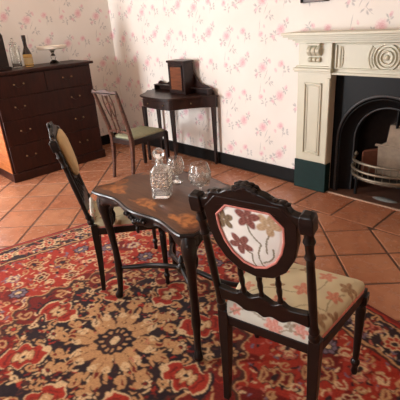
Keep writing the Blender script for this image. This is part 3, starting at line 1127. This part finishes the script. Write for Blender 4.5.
# ------------------------------------------------------------------ serpentine desk
dk = empty('serpentine_desk', (1.365, 0, 0), 0, 'dark mahogany bow-front writing desk with low scrolled back against the wall', 'desk')
DZ = .755


def desk_outline(ins=0.0):
    half = [(0, -.475 + ins), (.10, -.472 + ins), (.19, -.455 + ins), (.245 - ins, -.425 + ins), (.275 - ins, -.37 + ins), (.32 - ins, -.27 + ins * .9), (.40 - ins, -.17 + ins * .9), (.475 - ins, -.115 + ins), (.525 - ins, -.09 + ins), (.525 - ins, -.03)]
    r = half
    return [(-x * (1.3 if y < -.16 else 1.0), y) for x, y in r[::-1]] + r[1:]


MB().prism(desk_outline(), lambda x, y: (x, y, DZ - .020), lambda x, y: (x, y, DZ)).build('desk_top', M['desk'], dk, bevel=.004)
MB().prism(desk_outline(.022), lambda x, y: (x, y, DZ - .125), lambda x, y: (x, y, DZ - .019)).build('apron', M['desk'], dk, bevel=.003)
ol = smooth_open([(x, y) for x, y in desk_outline(.022) if y < -.11], 4)


def drawer_front(x0, x1):
    seg = [(x, y) for x, y in ol if x0 <= x <= x1]
    m = MB()
    m.loft([[(x, y - .006, DZ - .110), (x, y - .006, DZ - .034), (x, y + .004, DZ - .034), (x, y + .004, DZ - .110)] for x, y in seg])
    d = m.build('drawer', M['desk'], dk, bevel=.002)
    mid = seg[len(seg) // 2]
    for q in ((mid,) if x1 - x0 < .3 else (seg[len(seg) // 4], seg[-len(seg) // 4 - 1])):
        MB().ball((q[0], q[1] - .014, DZ - .072), .009, 10, 6).build('knob', M['brass'], d)


drawer_front(-.27, .22)
drawer_front(-.43, -.33)
drawer_front(.27, .43)
for x, y in ((-.475, -.065), (.475, -.065), (-.275, -.412), (.215, -.415)):
    MB().tube([(x, y, DZ - .122), (x, y, .06), (x, y, .045), (x, y, 0)], [.021, .0125, .0155, .011], square=True, ref=(0, 1, 0)).build('leg', M['desk'], dk, bevel=.002)
gal = [(-.46, 0), (-.46, .045), (-.44, .085), (-.405, .10), (-.37, .092), (-.34, .075), (-.29, .075), (-.22, .11), (-.17, .17), (-.13, .225), (-.06, .25), (.06, .25), (.16, .235), (.20, .19), (.25, .12), (.31, .095), (.38, .085), (.43, .065), (.47, .03), (.48, 0)]
MB().prism(gal, lambda x, z: (x, -.048, DZ + z), lambda x, z: (x, -.03, DZ + z)).build('scrolled_back', M['desk'], dk, bevel=.004)
MB().box(-.45, .46, -.115, -.045, DZ + .055, DZ + .066).build('back_shelf', M['desk'], dk, bevel=.003)
for x in (-.44, .45):
    MB().box(x - .007, x + .007, -.112, -.045, DZ, DZ + .058).build('shelf_support', M['desk'], dk)
cab = MB().box(-.075, .185, -.185, -.05, DZ, DZ + .325).build('cabinet', M['desk'], dk, bevel=.004)
tag(MB().box(-.04, .15, -.192, -.183, DZ + .04, DZ + .285).build('cabinet_door', M['inlay'], cab, bevel=.003), 'orange inlaid cabinet door')
dm = MB()
for x0, x1, z0, z1 in ((-.045, .155, .03, .045), (-.045, .155, .28, .295), (-.045, -.033, .03, .295), (.143, .155, .03, .295)):
    dm.box(x0, x1, -.196, -.184, DZ + z0, DZ + z1)
dm.build('door_moulding', M['desk'], cab, bevel=.002)
MB().box(-.09, .20, -.195, -.045, DZ + .322, DZ + .345).build('cabinet_lid', M['desk'], cab, bevel=.005)

# ------------------------------------------------------------------ side chair by the desk
sc = empty('side_chair', (1.378, -.942, 0), math.radians(7), 'brown dining chair with pierced splat back and sage green seat by the desk', 'chair')
wb, wf, dp, zs = .295, .37, .45, .425


def bp(s_, h, wbk):      # point on the raked back: s across, h above the seat
    return (s_ * wbk, -.13 * (h / .5) ** 1.2 if h > 0 else 0, zs + h)


for s in (-1, 1):
    path = [(s * wb / 2, -.05, 0), (s * wb / 2, -.022, .15), (s * wb / 2, -.004, .32), (s * wb / 2, 0, zs), (s * (wb / 2 + .005), -.03, zs + .15), (s * (wb / 2 + .012), -.085, zs + .34), (s * (wb / 2 + .018), -.125, zs + .475)]
    MB().tube(path, [.013, .015, .018, .019, .016, .014, .013], square=True, ref=(0, 1, 0)).build('back_post', M['walnut'], sc, bevel=.003)
    MB().tube([(s * wf / 2, dp, zs - .01), (s * wf / 2, dp, .06), (s * wf / 2, dp, 0)], [.020, .016, .014], square=True, ref=(0, 1, 0)).build('leg', M['mahog'], sc, bevel=.003)
cr = smooth_open([(-.185, .475), (-.165, .505), (-.12, .492), (-.06, .502), (0, .515), (.06, .502), (.12, .492), (.165, .505), (.185, .475)], 5)
lo = [(x, .468 - .012 * math.cos(x * 17)) for x, z in cr[::-1]]
MB().prism(cr + lo, lambda x, h: (x, -.142 - .02 * (h - .47), zs + h), lambda x, h: (x, -.120 - .02 * (h - .47), zs + h)).build('crest_rail', M['walnut'], sc, bevel=.004)
sp = MB()
yb = lambda h: -.005 - .12 * (h / .47)
for x0, x1, b in ((-.042, -.050, .018), (-.016, -.018, -.016), (.016, .018, .016), (.042, .050, -.018)):
    sp.tube([(x0 + (x1 - x0) * q + b * math.sin(q * 2 * math.pi), yb(.06 + .41 * q), zs + .06 + .41 * q) for q in np.linspace(0, 1, 15)], .007, 6)
for h in (.20, .36):
    sp.tube([(-.05, yb(h), zs + h), (-.02, yb(h), zs + h + .02), (.02, yb(h), zs + h + .02), (.05, yb(h), zs + h)], .006, 6)
sp.build('pierced_splat', M['walnut'], sc)
MB().tube([(-.15, -.018, zs + .07), (-.05, -.018, zs + .085), (.05, -.018, zs + .085), (.15, -.018, zs + .07)], .011, square=True).build('shoe_rail', M['walnut'], sc, bevel=.002)


def trap(x0, x1, y0, y1):
    return [(-x0, y0), (x0, y0), (x1, y1), (-x1, y1)]


def seat_frame(name, wb_, wf_, dp_, z0, z1, th_, mat, par):
    a, b = trap(wb_ / 2 + .012, wf_ / 2 + .015, -.012, dp_ + .015), trap(wb_ / 2 + .012 - th_, wf_ / 2 + .015 - th_, -.012 + th_, dp_ + .015 - th_)
    m = MB()
    m.loft([[(x, y, z0) for x, y in a], [(x, y, z1) for x, y in a], [(x, y, z1) for x, y in b], [(x, y, z0) for x, y in b], [(x, y, z0) for x, y in a]], cap=False)
    return m.build(name, mat, par, smooth=False, bevel=.003)


def cushion(wb_, wf_, y0, y1, z0, z1, dome, rc=.03, step=.04, fine=1):
    """padded trapezoid with rounded corners and a domed top"""
    base = trap(wb_ / 2, wf_ / 2, y0, y1)
    out = []
    m = len(base)
    for i in range(m):
        p, a, b = Vector(base[i]), Vector(base[i - 1]), Vector(base[(i + 1) % m])
        da, db = (a - p).normalized(), (b - p).normalized()
        for k in range(7):
            q = k / 6
            s0, s1 = p + da * rc, p + db * rc
            out.append(((1 - q) ** 2 * s0 + 2 * q * (1 - q) * p + q * q * s1))
    # subdivide the straight runs
    pts = []
    for i in range(len(out)):
        a, b = out[i], out[(i + 1) % len(out)]
        k = max(1, int((b - a).length / step))
        pts += [a + (b - a) * (j / k) for j in range(k)]
    c = Vector((0, (y0 + y1) / 2))
    rings = []
    fz = ((.985, z0), (1.0, z0 + (z1 - z0) * .3), (1.0, z0 + (z1 - z0) * .6), (.985, z0 + (z1 - z0) * .85), (.955, z1), (.85, z1 + dome * .45), (.65, z1 + dome * .75), (.4, z1 + dome * .93), (.15, z1 + dome), (.01, z1 + dome))
    fd = []
    for (f0, a0_), (f1, a1_) in zip(fz[:-1], fz[1:]):
        nn = max(1, int(round(fine * abs(f1 - f0) / .02))) if fine > 1 or abs(f1 - f0) > .05 and fine > 1 else 1
        fd += [(f0 + (f1 - f0) * q / nn, a0_ + (a1_ - a0_) * q / nn) for q in range(nn)]
    for f, z in fd + [fz[-1]]:
        rings.append([(c.x + (p.x - c.x) * f, c.y + (p.y - c.y) * f, z) for p in pts])
    m_ = MB()
    m_.loft(rings)
    return m_, [(p.x, p.y) for p in pts]


seat_frame('seat_rail', wb, wf, dp, zs - .055, zs, .022, M['mahog'], sc)
cu, _ = cushion(wb - .004, wf - .004, .018, dp + .004, zs - .01, zs + .018, .016, .02)
cu.build('seat_pad', M['greenfab'], sc, angle=60)

# ------------------------------------------------------------------ carved salon chairs
WB, WF, DP, RZB, ZTOP, RAKE = .355, .475, .395, .405, .985, .131
HZ = .42                                    # level where the back begins to lean


def up(h, f=0.0):
    """height h along the leaning back -> (y, z); f is the offset to the front"""
    L = math.hypot(ZTOP - HZ, RAKE)
    cy, cz = -RAKE / L, (ZTOP - HZ) / L
    return (h * cy + f * cz, HZ + h * cz - f * cy)


def bprism(m, poly, f0, f1):
    m.prism(poly, lambda x, h: (x,) + up(h, f0), lambda x, h: (x,) + up(h, f1))
    return m


def make_salon(panel_back):
    root = empty('salon_chair')
    wd = M['carved']
    for s in (-1, 1):
        X = s * WB / 2
        pts, rad = [], []
        post = MB()
        post.tube([(X, -.012, .012), (X, -.006, .10), (X, 0, .25), (X, 0, .40), (X, 0, .47)], [.0125, .014, .018, .0205, .020], square=True, ref=(0, 1, 0))
        prof = [(.06, .019), (.075, .021), (.09, .014), (.105, .019), (.12, .0145), (.16, .0135), (.30, .0145), (.40, .0125), (.425, .0125), (.435, .018), (.45, .0125), (.48, .0135), (.495, .019), (.51, .014), (.535, .014)]
        post.tube([(X,) + up(h) for h, r in prof], [r for h, r in prof], 12, ref=(0, 1, 0))
        p = post.build('back_post', wd, root, bevel=.002)
        hd = MB()
        hd.tube([(X,) + up(h) for h in (.528, .532, .572, .590, .596)], [.016, .020, .021, .018, .010], square=True, ref=(0, 1, 0))
        hd.build('post_head', wd, p, bevel=.003)
        fl_ = MB()
        fl_.tube([(s * WF / 2, DP - .005, RZB + .02), (s * WF / 2, DP - .005, RZB - .015)], .023, square=True, ref=(0, 1, 0))
        fl_.lathe([(.020, .39), (.023, .378), (.016, .368), (.021, .352), (.0195, .30), (.0165, .20), (.0135, .10), (.012, .082), (.019, .072), (.020, .06), (.014, .046), (.012, .03), (.015, .016), (.012, .0), ][::-1], (s * WF / 2, DP - .005, 0), 14)
        fl_.build('leg', wd, root)
    # crest rail with carved shell
    top = smooth_open([(-.165, .583), (-.135, .590), (-.118, .615), (-.085, .618), (-.060, .632), (-.030, .640), (0, .650), (.030, .640), (.060, .632), (.085, .618), (.118, .615), (.135, .590), (.165, .583)], 4)
    bot = [(x, .548 + .035 * max(0, 1 - (x / .15) ** 2)) for x, h in top[::-1]]
    cr_ = bprism(MB(), top + bot, -.013, .013).build('crest_rail', wd, root, bevel=.004)
    orn = MB()
    for k in range(7):
        a = math.pi * (k + .0) / 6
        x, h = .032 * math.cos(a), .636 + .017 * math.sin(a)
        for f in (-.008, .008):
            y, z = up(h, f)
            orn.ball((x, y, z), .0085, 8, 5, (1.5, .9, .9))
    y, z = up(.646)
    orn.ball((0, y, z), .015, 10, 6, (1.3, 1, .9))
    for s in (-1, 1):
        for k in range(5):
            x = s * (.052 + k * .018)
            y, z = up(.622 - k * .003)
            orn.ball((x, y, z), .0095 - .0006 * k, 8, 5, (1.3, 1.5, .8))
    orn.build('carved_shell', wd, cr_)
    # shield frame around the panel
    inn = [(-.112, .535), (-.072, .578), (.072, .578), (.112, .535), (.110, .48), (.098, .43), (.075, .385), (.040, .352), (0, .340), (-.040, .352), (-.075, .385), (-.098, .43), (-.110, .48)]
    out = [(-.150, .555), (-.105, .605), (.105, .605), (.150, .555), (.148, .48), (.134, .415), (.105, .358), (.060, .318), (0, .302), (-.060, .318), (-.105, .358), (-.134, .415), (-.148, .48)]
    def ring(pts, k=4):
        res = []
        n = len(pts)
        for i in range(n):
            p, q = pts[i], pts[(i + 1) % n]
            for j in range(k):
                res.append((p[0] + (q[0] - p[0]) * j / k, p[1] + (q[1] - p[1]) * j / k))
        return res
    io, oo = ring(inn), ring(out)
    sh = MB()
    sh.loft([[(x,) + up(h, f) for x, h in pl] for pl, f in ((io, -.012), (oo, -.014), (oo, .014), (io, .012), (io, -.012))], cap=False)
    sh.build('shield_frame', wd, root, bevel=.003, angle=50)
    # upholstered panel, domed to both sides
    pn = MB()
    ins = lambda k: [(x * k, .462 + (h - .462) * k) for x, h in io]
    dense = ring(inn, 34)
    insd = lambda k: [(x * k, .462 + (h - .462) * k) for x, h in dense]
    kf = [(.02, -.017), (.5, -.015), (.85, -.010), (1.0, -.004), (1.0, .004), (.9, .008), (.02, .010)]
    kd = []
    for (k0, f0), (k1, f1) in zip(kf[:-1], kf[1:]):
        nn = max(1, int(abs(k1 - k0) / .018))
        kd += [(k0 + (k1 - k0) * q / nn, f0 + (f1 - f0) * q / nn) for q in range(nn)]
    pn.loft([[(x,) + up(h, f) for x, h in insd(k)] for k, f in kd + [kf[-1]]])
    pnl = pn.build('back_panel', panel_back, root, angle=60)
    print_panel(pnl.data)
    fp_ = MB()
    wide = ring(out, 4)
    wz = lambda k: [(x * k, .455 + (h - .455) * k) for x, h in wide]
    fp_.loft([[(x,) + up(h, f) for x, h in wz(k)] for k, f in ((.86, .013), (.90, .020), (.90, .028), (.84, .038), (.66, .047), (.40, .051), (.05, .052))])
    fp_.build('front_pad', M['oldlinen'], root, angle=60)
    for f in (-.010,):
        MB().tube([(x,) + up(h, f) for x, h in ins(.97)], .0042, 8, ref=(0, 1, 0), closed=True).build('piping', M['piping'], pnl)
    # lower cross rail with lobes, spindles
    tp = smooth_open([(-.165, .19), (-.10, .182), (-.075, .200), (-.045, .182), (-.02, .195), (0, .205), (.02, .195), (.045, .182), (.075, .200), (.10, .182), (.165, .19)], 4)
    bt = smooth_open([(.165, .125), (.11, .130), (.07, .105), (.03, .115), (0, .100), (-.03, .115), (-.07, .105), (-.11, .130), (-.165, .125)], 4)
    bprism(MB(), tp + bt, -.011, .011).build('cross_rail', wd, root, bevel=.003)
    for x, h1 in ((-.068, .325), (0, .305), (.068, .325)):
        prof = [(.19, .009), (.205, .011), (.22, .007), (.25, .0105), (.27, .0085), (.285, .0115), (.30, .008), (h1 + .005, .009)]
        MB().tube([(x,) + up(h) for h, r in prof], [r for h, r in prof], 10, ref=(0, 1, 0)).build('spindle', wd, root)
    seat_frame('seat_rail', WB, WF, DP, RZB, RZB + .04, .025, wd, root)
    cu_, rim = cushion(WB + .0, WF + .02, -.004, DP + .012, RZB + .036, RZB + .075, .028, .03, .005, 1.2)
    st = cu_.build('seat_cushion', M['seatfab'], root, angle=60)
    print_seat(st.data)
    MB().tube([(x, y, RZB + .043) for x, y in rim[::6]], .0055, 8, closed=True).build('piping', M['piping'], st)
    # roll of fabric between the posts at the seat's back edge
    rl = MB().loft([[(x, -.004 - .013 * math.cos(a) * 1.0, RZB + .075 + .038 * math.sin(a)) for a in np.linspace(0, 2 * math.pi, 40, endpoint=False)] for x in np.linspace(-WB / 2 + .02, WB / 2 - .02, 80)]).build('seat_back_roll', M['seatfab'], st, angle=60)
    print_cloth(rl.data, 0, 2, (206, 204, 190), [(flower(.03, RZB + .07, .036, 6, .2) + flower(-.12, RZB + .085, .024, 5, .6) + flower(.13, RZB + .09, .03, 5, .1), (196, 96, 78), (222, 158, 140), .85), (flower(.09, RZB + .095, .022, 4, .4) + arc_dots(-.15, RZB + .06, .0, RZB + .085, .2) + arc_dots(.05, RZB + .05, .14, RZB + .07, .2), (120, 100, 74), (150, 130, 100), .8)])
    return root


c1 = make_salon(M['backfab'])
tag(c1, 'carved dark wood chair seen from behind with floral shield back and cushion', 'chair', 'carved salon chairs at the table')
c1.location = (4.230, -2.230, 0.0125)
c1.rotation_euler = (0, 0, math.radians(13.0))
c2 = copy_tree(c1)
tag(c2, 'carved dark wood chair seen edge-on left of the table with cream oval back', 'chair', 'carved salon chairs at the table')
c2.location = (2.830, -2.122, 0.0125)
c2.rotation_euler = (0, 0, math.radians(-29))
c2.scale = (.96, .96, .96)

# ------------------------------------------------------------------ carved side table
tb = empty('carved_table', (3.46, -1.985, .0125), math.radians(-2.0), 'dark carved occasional table with marquetry serpentine top standing on the rug', 'table')
TZ = .70
HX, HY = .392, .250


def table_outline(ins=0.0, amp=.013, n=28):
    pts = []
    hx, hy = HX - ins, HY - ins
    crn = .03
    sides = [((-hx + crn, -hy), (hx - crn, -hy), (0, -1)), ((hx, -hy + crn), (hx, hy - crn), (1, 0)), ((hx - crn, hy), (-hx + crn, hy), (0, 1)), ((-hx, hy - crn), (-hx, -hy + crn), (-1, 0))]
    for a, b, nn in sides:
        for i in range(n + 1):
            q = i / n
            d = amp * math.cos(4 * math.pi * q) - amp * .3
            pts.append((a[0] + (b[0] - a[0]) * q + nn[0] * d, a[1] + (b[1] - a[1]) * q + nn[1] * d))
    return pts


tp_ = MB()
tp_.loft([[(x, y, z) for x, y in table_outline(i)] for i, z in ((.012, TZ - .024), (.002, TZ - .020), (0, TZ - .012), (.003, TZ - .004), (.010, TZ))])
tp_.build('table_top', M['tabletop'], tb, angle=50)
em = MB()
em.tube([(x, y, TZ - .012) for x, y in table_outline(.001)], .0095, 8, closed=True)
em.build('edge_moulding', M['carved'], tb)
ap = MB()
AN = 72
o1 = [p for k in range(1) for p in table_outline(.014, n=AN)]
o2 = table_outline(.046, n=AN)
o1b = []
for i, (x, y) in enumerate(o1):                    # carved relief along the apron
    k = 1 - .010 * (.5 + .5 * math.cos((i % (AN + 1)) / AN * 2 * math.pi * 16)) - .012
    o1b.append((x * k, y * k))


def drop(i):
    q = (i % (AN + 1)) / AN
    return .042 + .030 * math.exp(-((q - .5) / .14) ** 2) + .022 * (math.exp(-(q / .1) ** 2) + math.exp(-((1 - q) / .1) ** 2)) + .006 * math.cos(q * 40)


ap.loft([[(x, y, TZ - .020) for x, y in o1], [(x, y, TZ - .030) for x, y in o1], [(x, y, TZ - .022 - drop(i) * .45) for i, (x, y) in enumerate(o1b)], [(x, y, TZ - .022 - drop(i) * .8) for i, (x, y) in enumerate(o1)], [(x * .985, y * .985, TZ - .022 - drop(i)) for i, (x, y) in enumerate(o1b)], [(x, y, TZ - .022 - drop(i)) for i, (x, y) in enumerate(o2)], [(x, y, TZ - .022) for x, y in o2]], cap=False)
ap.build('carved_apron', M['carved'], tb, angle=50)
for k, (px, py, ang) in enumerate(((0, -HY + .004, 0), (0, HY - .004, math.pi), (-HX + .004, 0, -math.pi / 2), (HX - .004, 0, math.pi / 2))):
    cv = MB()
    for j in range(-4, 5):
        u_ = j * .020
        cv.ball((px + u_ * math.cos(ang), py + u_ * math.sin(ang), TZ - .052 - .016 * math.exp(-(j / 2.0) ** 2) + .004 * (j % 2)), .0135 - .0012 * abs(j) * .6, 8, 5)
    cv.ball((px, py, TZ - .070), .017, 10, 6)
    cv.lathe([(.004, -.135), (.009, -.125), (.010, -.112), (.006, -.10), (.010, -.09)], (px * .96, py * .96, TZ), 10)
    cv.build('carved_cartouche', M['carved'], tb)
LX, LY = .343, .203
for sx in (-1, 1):
    for sy in (-1, 1):
        d = Vector((sx, sy, 0)).normalized()
        prof = [(TZ - .03, .006, .026), (TZ - .075, .014, .030), (TZ - .12, .018, .026), (TZ - .17, .014, .020), (TZ - .26, .002, .0165), (TZ - .38, -.008, .0145), (TZ - .46, -.010, .0165), (TZ - .50, -.010, .0185), (TZ - .54, -.008, .0145), (.07, .000, .0125), (.045, .005, .0135), (.022, .014, .019), (.010, .014, .0185), (.004, .014, .016), (.0, .014, .013)]
        lg = MB()
        lg.tube([(sx * LX + d.x * o_, sy * LY + d.y * o_, z) for z, o_, r in prof], [r * 1.22 for z, o_, r in prof], 12, ref=(0, 1, 0))
        l_ = lg.build('leg', M['carved'], tb)
        kn = MB()
        for q in range(4):
            kn.ball((sx * LX + d.x * (.040 - .006 * q), sy * LY + d.y * (.040 - .006 * q), TZ - .07 - .03 * q), .013 - .0018 * q, 8, 5)
        kn.build('carved_knee', M['carved'], l_)
        for ax in (0, 1):                            # scrolled brackets from leg to apron
            b = MB()
            e = Vector((-sx, 0, 0)) if ax == 0 else Vector((0, -sy, 0))
            base = Vector((sx * LX, sy * LY, 0))
            pts = [base + e * a + Vector((0, 0, TZ - z)) for a, z in ((.016, .22), (.030, .20), (.034, .165), (.026, .135), (.040, .105), (.065, .085), (.085, .075), (.092, .060))]
            b.tube([tuple(p) for p in pts], [.005, .007, .0085, .008, .009, .010, .010, .008], 8, ref=(0.3, .5, .2))
            b.build('scroll_bracket', M['carved'], l_)
st_ = MB()
SZ = .205
for sx in (-1, 1):
    for sy in (-1, 1):
        path = []
        for q in np.linspace(0, 1, 14):
            bow = .05 * math.sin(math.pi * q)
            path.append((sx * (LX - .008) * (1 - q) , sy * (LY - .006) * (1 - q) ** 1.0 - sy * bow * (1 - q) * 1.2, SZ + .055 * math.sin(math.pi * q * .5) ** 2))
        st_ = MB()
        st_.tube(path, [.0095 + .004 * math.sin(math.pi * q) for q in np.linspace(0, 1, 14)], 10, flat=1.2)
        st_.build('stretcher', M['carved'], tb)
MB().lathe([(.006, .225), (.02, .232), (.028, .25), (.028, .268), (.018, .278), (.012, .288), (.02, .30), (.014, .318), (.004, .335)], n=16).build('stretcher_finial', M['carved'], tb)

# ------------------------------------------------------------------ crystal on the table
TT = TZ + .0128


def facet_box(rings, n=24):
    """rounded-square lathe: rings of (half width, z, squareness)"""
    m = MB()
    rr_ = []
    for w_, z, k in rings:
        ring = []
        for i in range(n):
            a = 2 * math.pi * i / n
            c, s = math.cos(a), math.sin(a)
            e = 2.0 / (2 + 6 * k)
            ring.append((w_ * math.copysign(abs(c) ** e, c), w_ * math.copysign(abs(s) ** e, s), z))
        rr_.append(ring)
    m.loft(rr_)
    return m


dc = empty('crystal_decanter', (3.45, -2.05, TT), math.radians(38), 'square cut-crystal decanter with faceted ball stopper on the table', 'decanter')
b_ = facet_box([(.040, 0, 1), (.044, .004, 1), (.044, .05, 1), (.0425, .054, 1), (.044, .058, 1), (.045, .10, 1), (.0435, .104, 1), (.045, .108, 1), (.043, .135, .8), (.034, .15, .5), (.020, .162, 0), (.016, .172, 0), (.018, .180, 0), (.018, .186, 0), (.012, .186, 0), (.011, .165, 0), (.028, .148, .4), (.037, .132, .8), (.038, .02, 1), (.034, .014, 1)], 32)
bd = b_.build('decanter_body', M['crystal'], dc, angle=20)
cut = MB()
for f in range(4):                                   # raised diamond cutting on each face
    ca_, sa_ = math.cos(f * math.pi / 2), math.sin(f * math.pi / 2)
    for i in range(4):
        for j in range(4):
            x_, z_ = -.027 + .018 * i, .064 + .0185 * j
            pts = [(x_ - .009, .0435, z_), (x_, .0435, z_ - .009), (x_ + .009, .0435, z_), (x_, .0435, z_ + .009), (x_, .0495, z_)]
            cut.add([(px * ca_ - py * sa_, px * sa_ + py * ca_, pz) for px, py, pz in pts], [(0, 1, 4), (1, 2, 4), (2, 3, 4), (3, 0, 4)])
cut.build('diamond_cutting', M['crystal'], bd, smooth=False)
MB().lathe([(.010, .170), (.011, .187), (.013, .190), (.022, .198), (.0285, .210), (.0285, .222), (.022, .234), (.012, .240), (.004, .241)], n=12).build('stopper', M['crystal'], dc, smooth=False)


def make_glass():
    g = empty('brandy_glass')
    MB().lathe([(.032, 0), (.034, .002), (.030, .005), (.012, .009), (.0055, .016), (.005, .030), (.007, .038), (.010, .041), (.026, .050), (.040, .065), (.0465, .085), (.0455, .105), (.040, .125), (.0355, .140), (.0342, .140), (.0385, .124), (.0440, .105), (.0450, .085), (.0385, .067), (.024, .053), (.003, .046)], n=32).build('glass_body', M['crystal'], g)
    cut = MB()
    for k in range(3):
        for i in range(16):
            a = 2 * math.pi * (i + .5 * (k % 2)) / 16
            r, z = ((.0395, .063), (.0462, .082), (.0458, .102))[k]
            T = Vector((-math.sin(a), math.cos(a), 0))
            N = Vector((math.cos(a), math.sin(a), 0))
            p = N * r + Vector((0, 0, z))
            q = [p - T * .0085, p - Vector((0, 0, .010)), p + T * .0085, p + Vector((0, 0, .010)), p + N * .0022]
            cut.add(q, [(0, 1, 4), (1, 2, 4), (2, 3, 4), (3, 0, 4)])
    cut.build('diamond_cutting', M['crystal'], g, smooth=False)
    return g


g1 = make_glass()
g1.location = (3.595, -1.93, TT)
g1.scale = (1.15, 1.15, 1.15)
tag(g1, 'cut-crystal brandy glass standing alone near the front chair', 'glass', 'brandy glasses on the table')
g2 = copy_tree(g1)
g2.location = (3.365, -1.885, TT)
g2.scale = (.97, .97, .97)
tag(g2, 'cut-crystal brandy glass half hidden behind the decanter', 'glass', 'brandy glasses on the table')
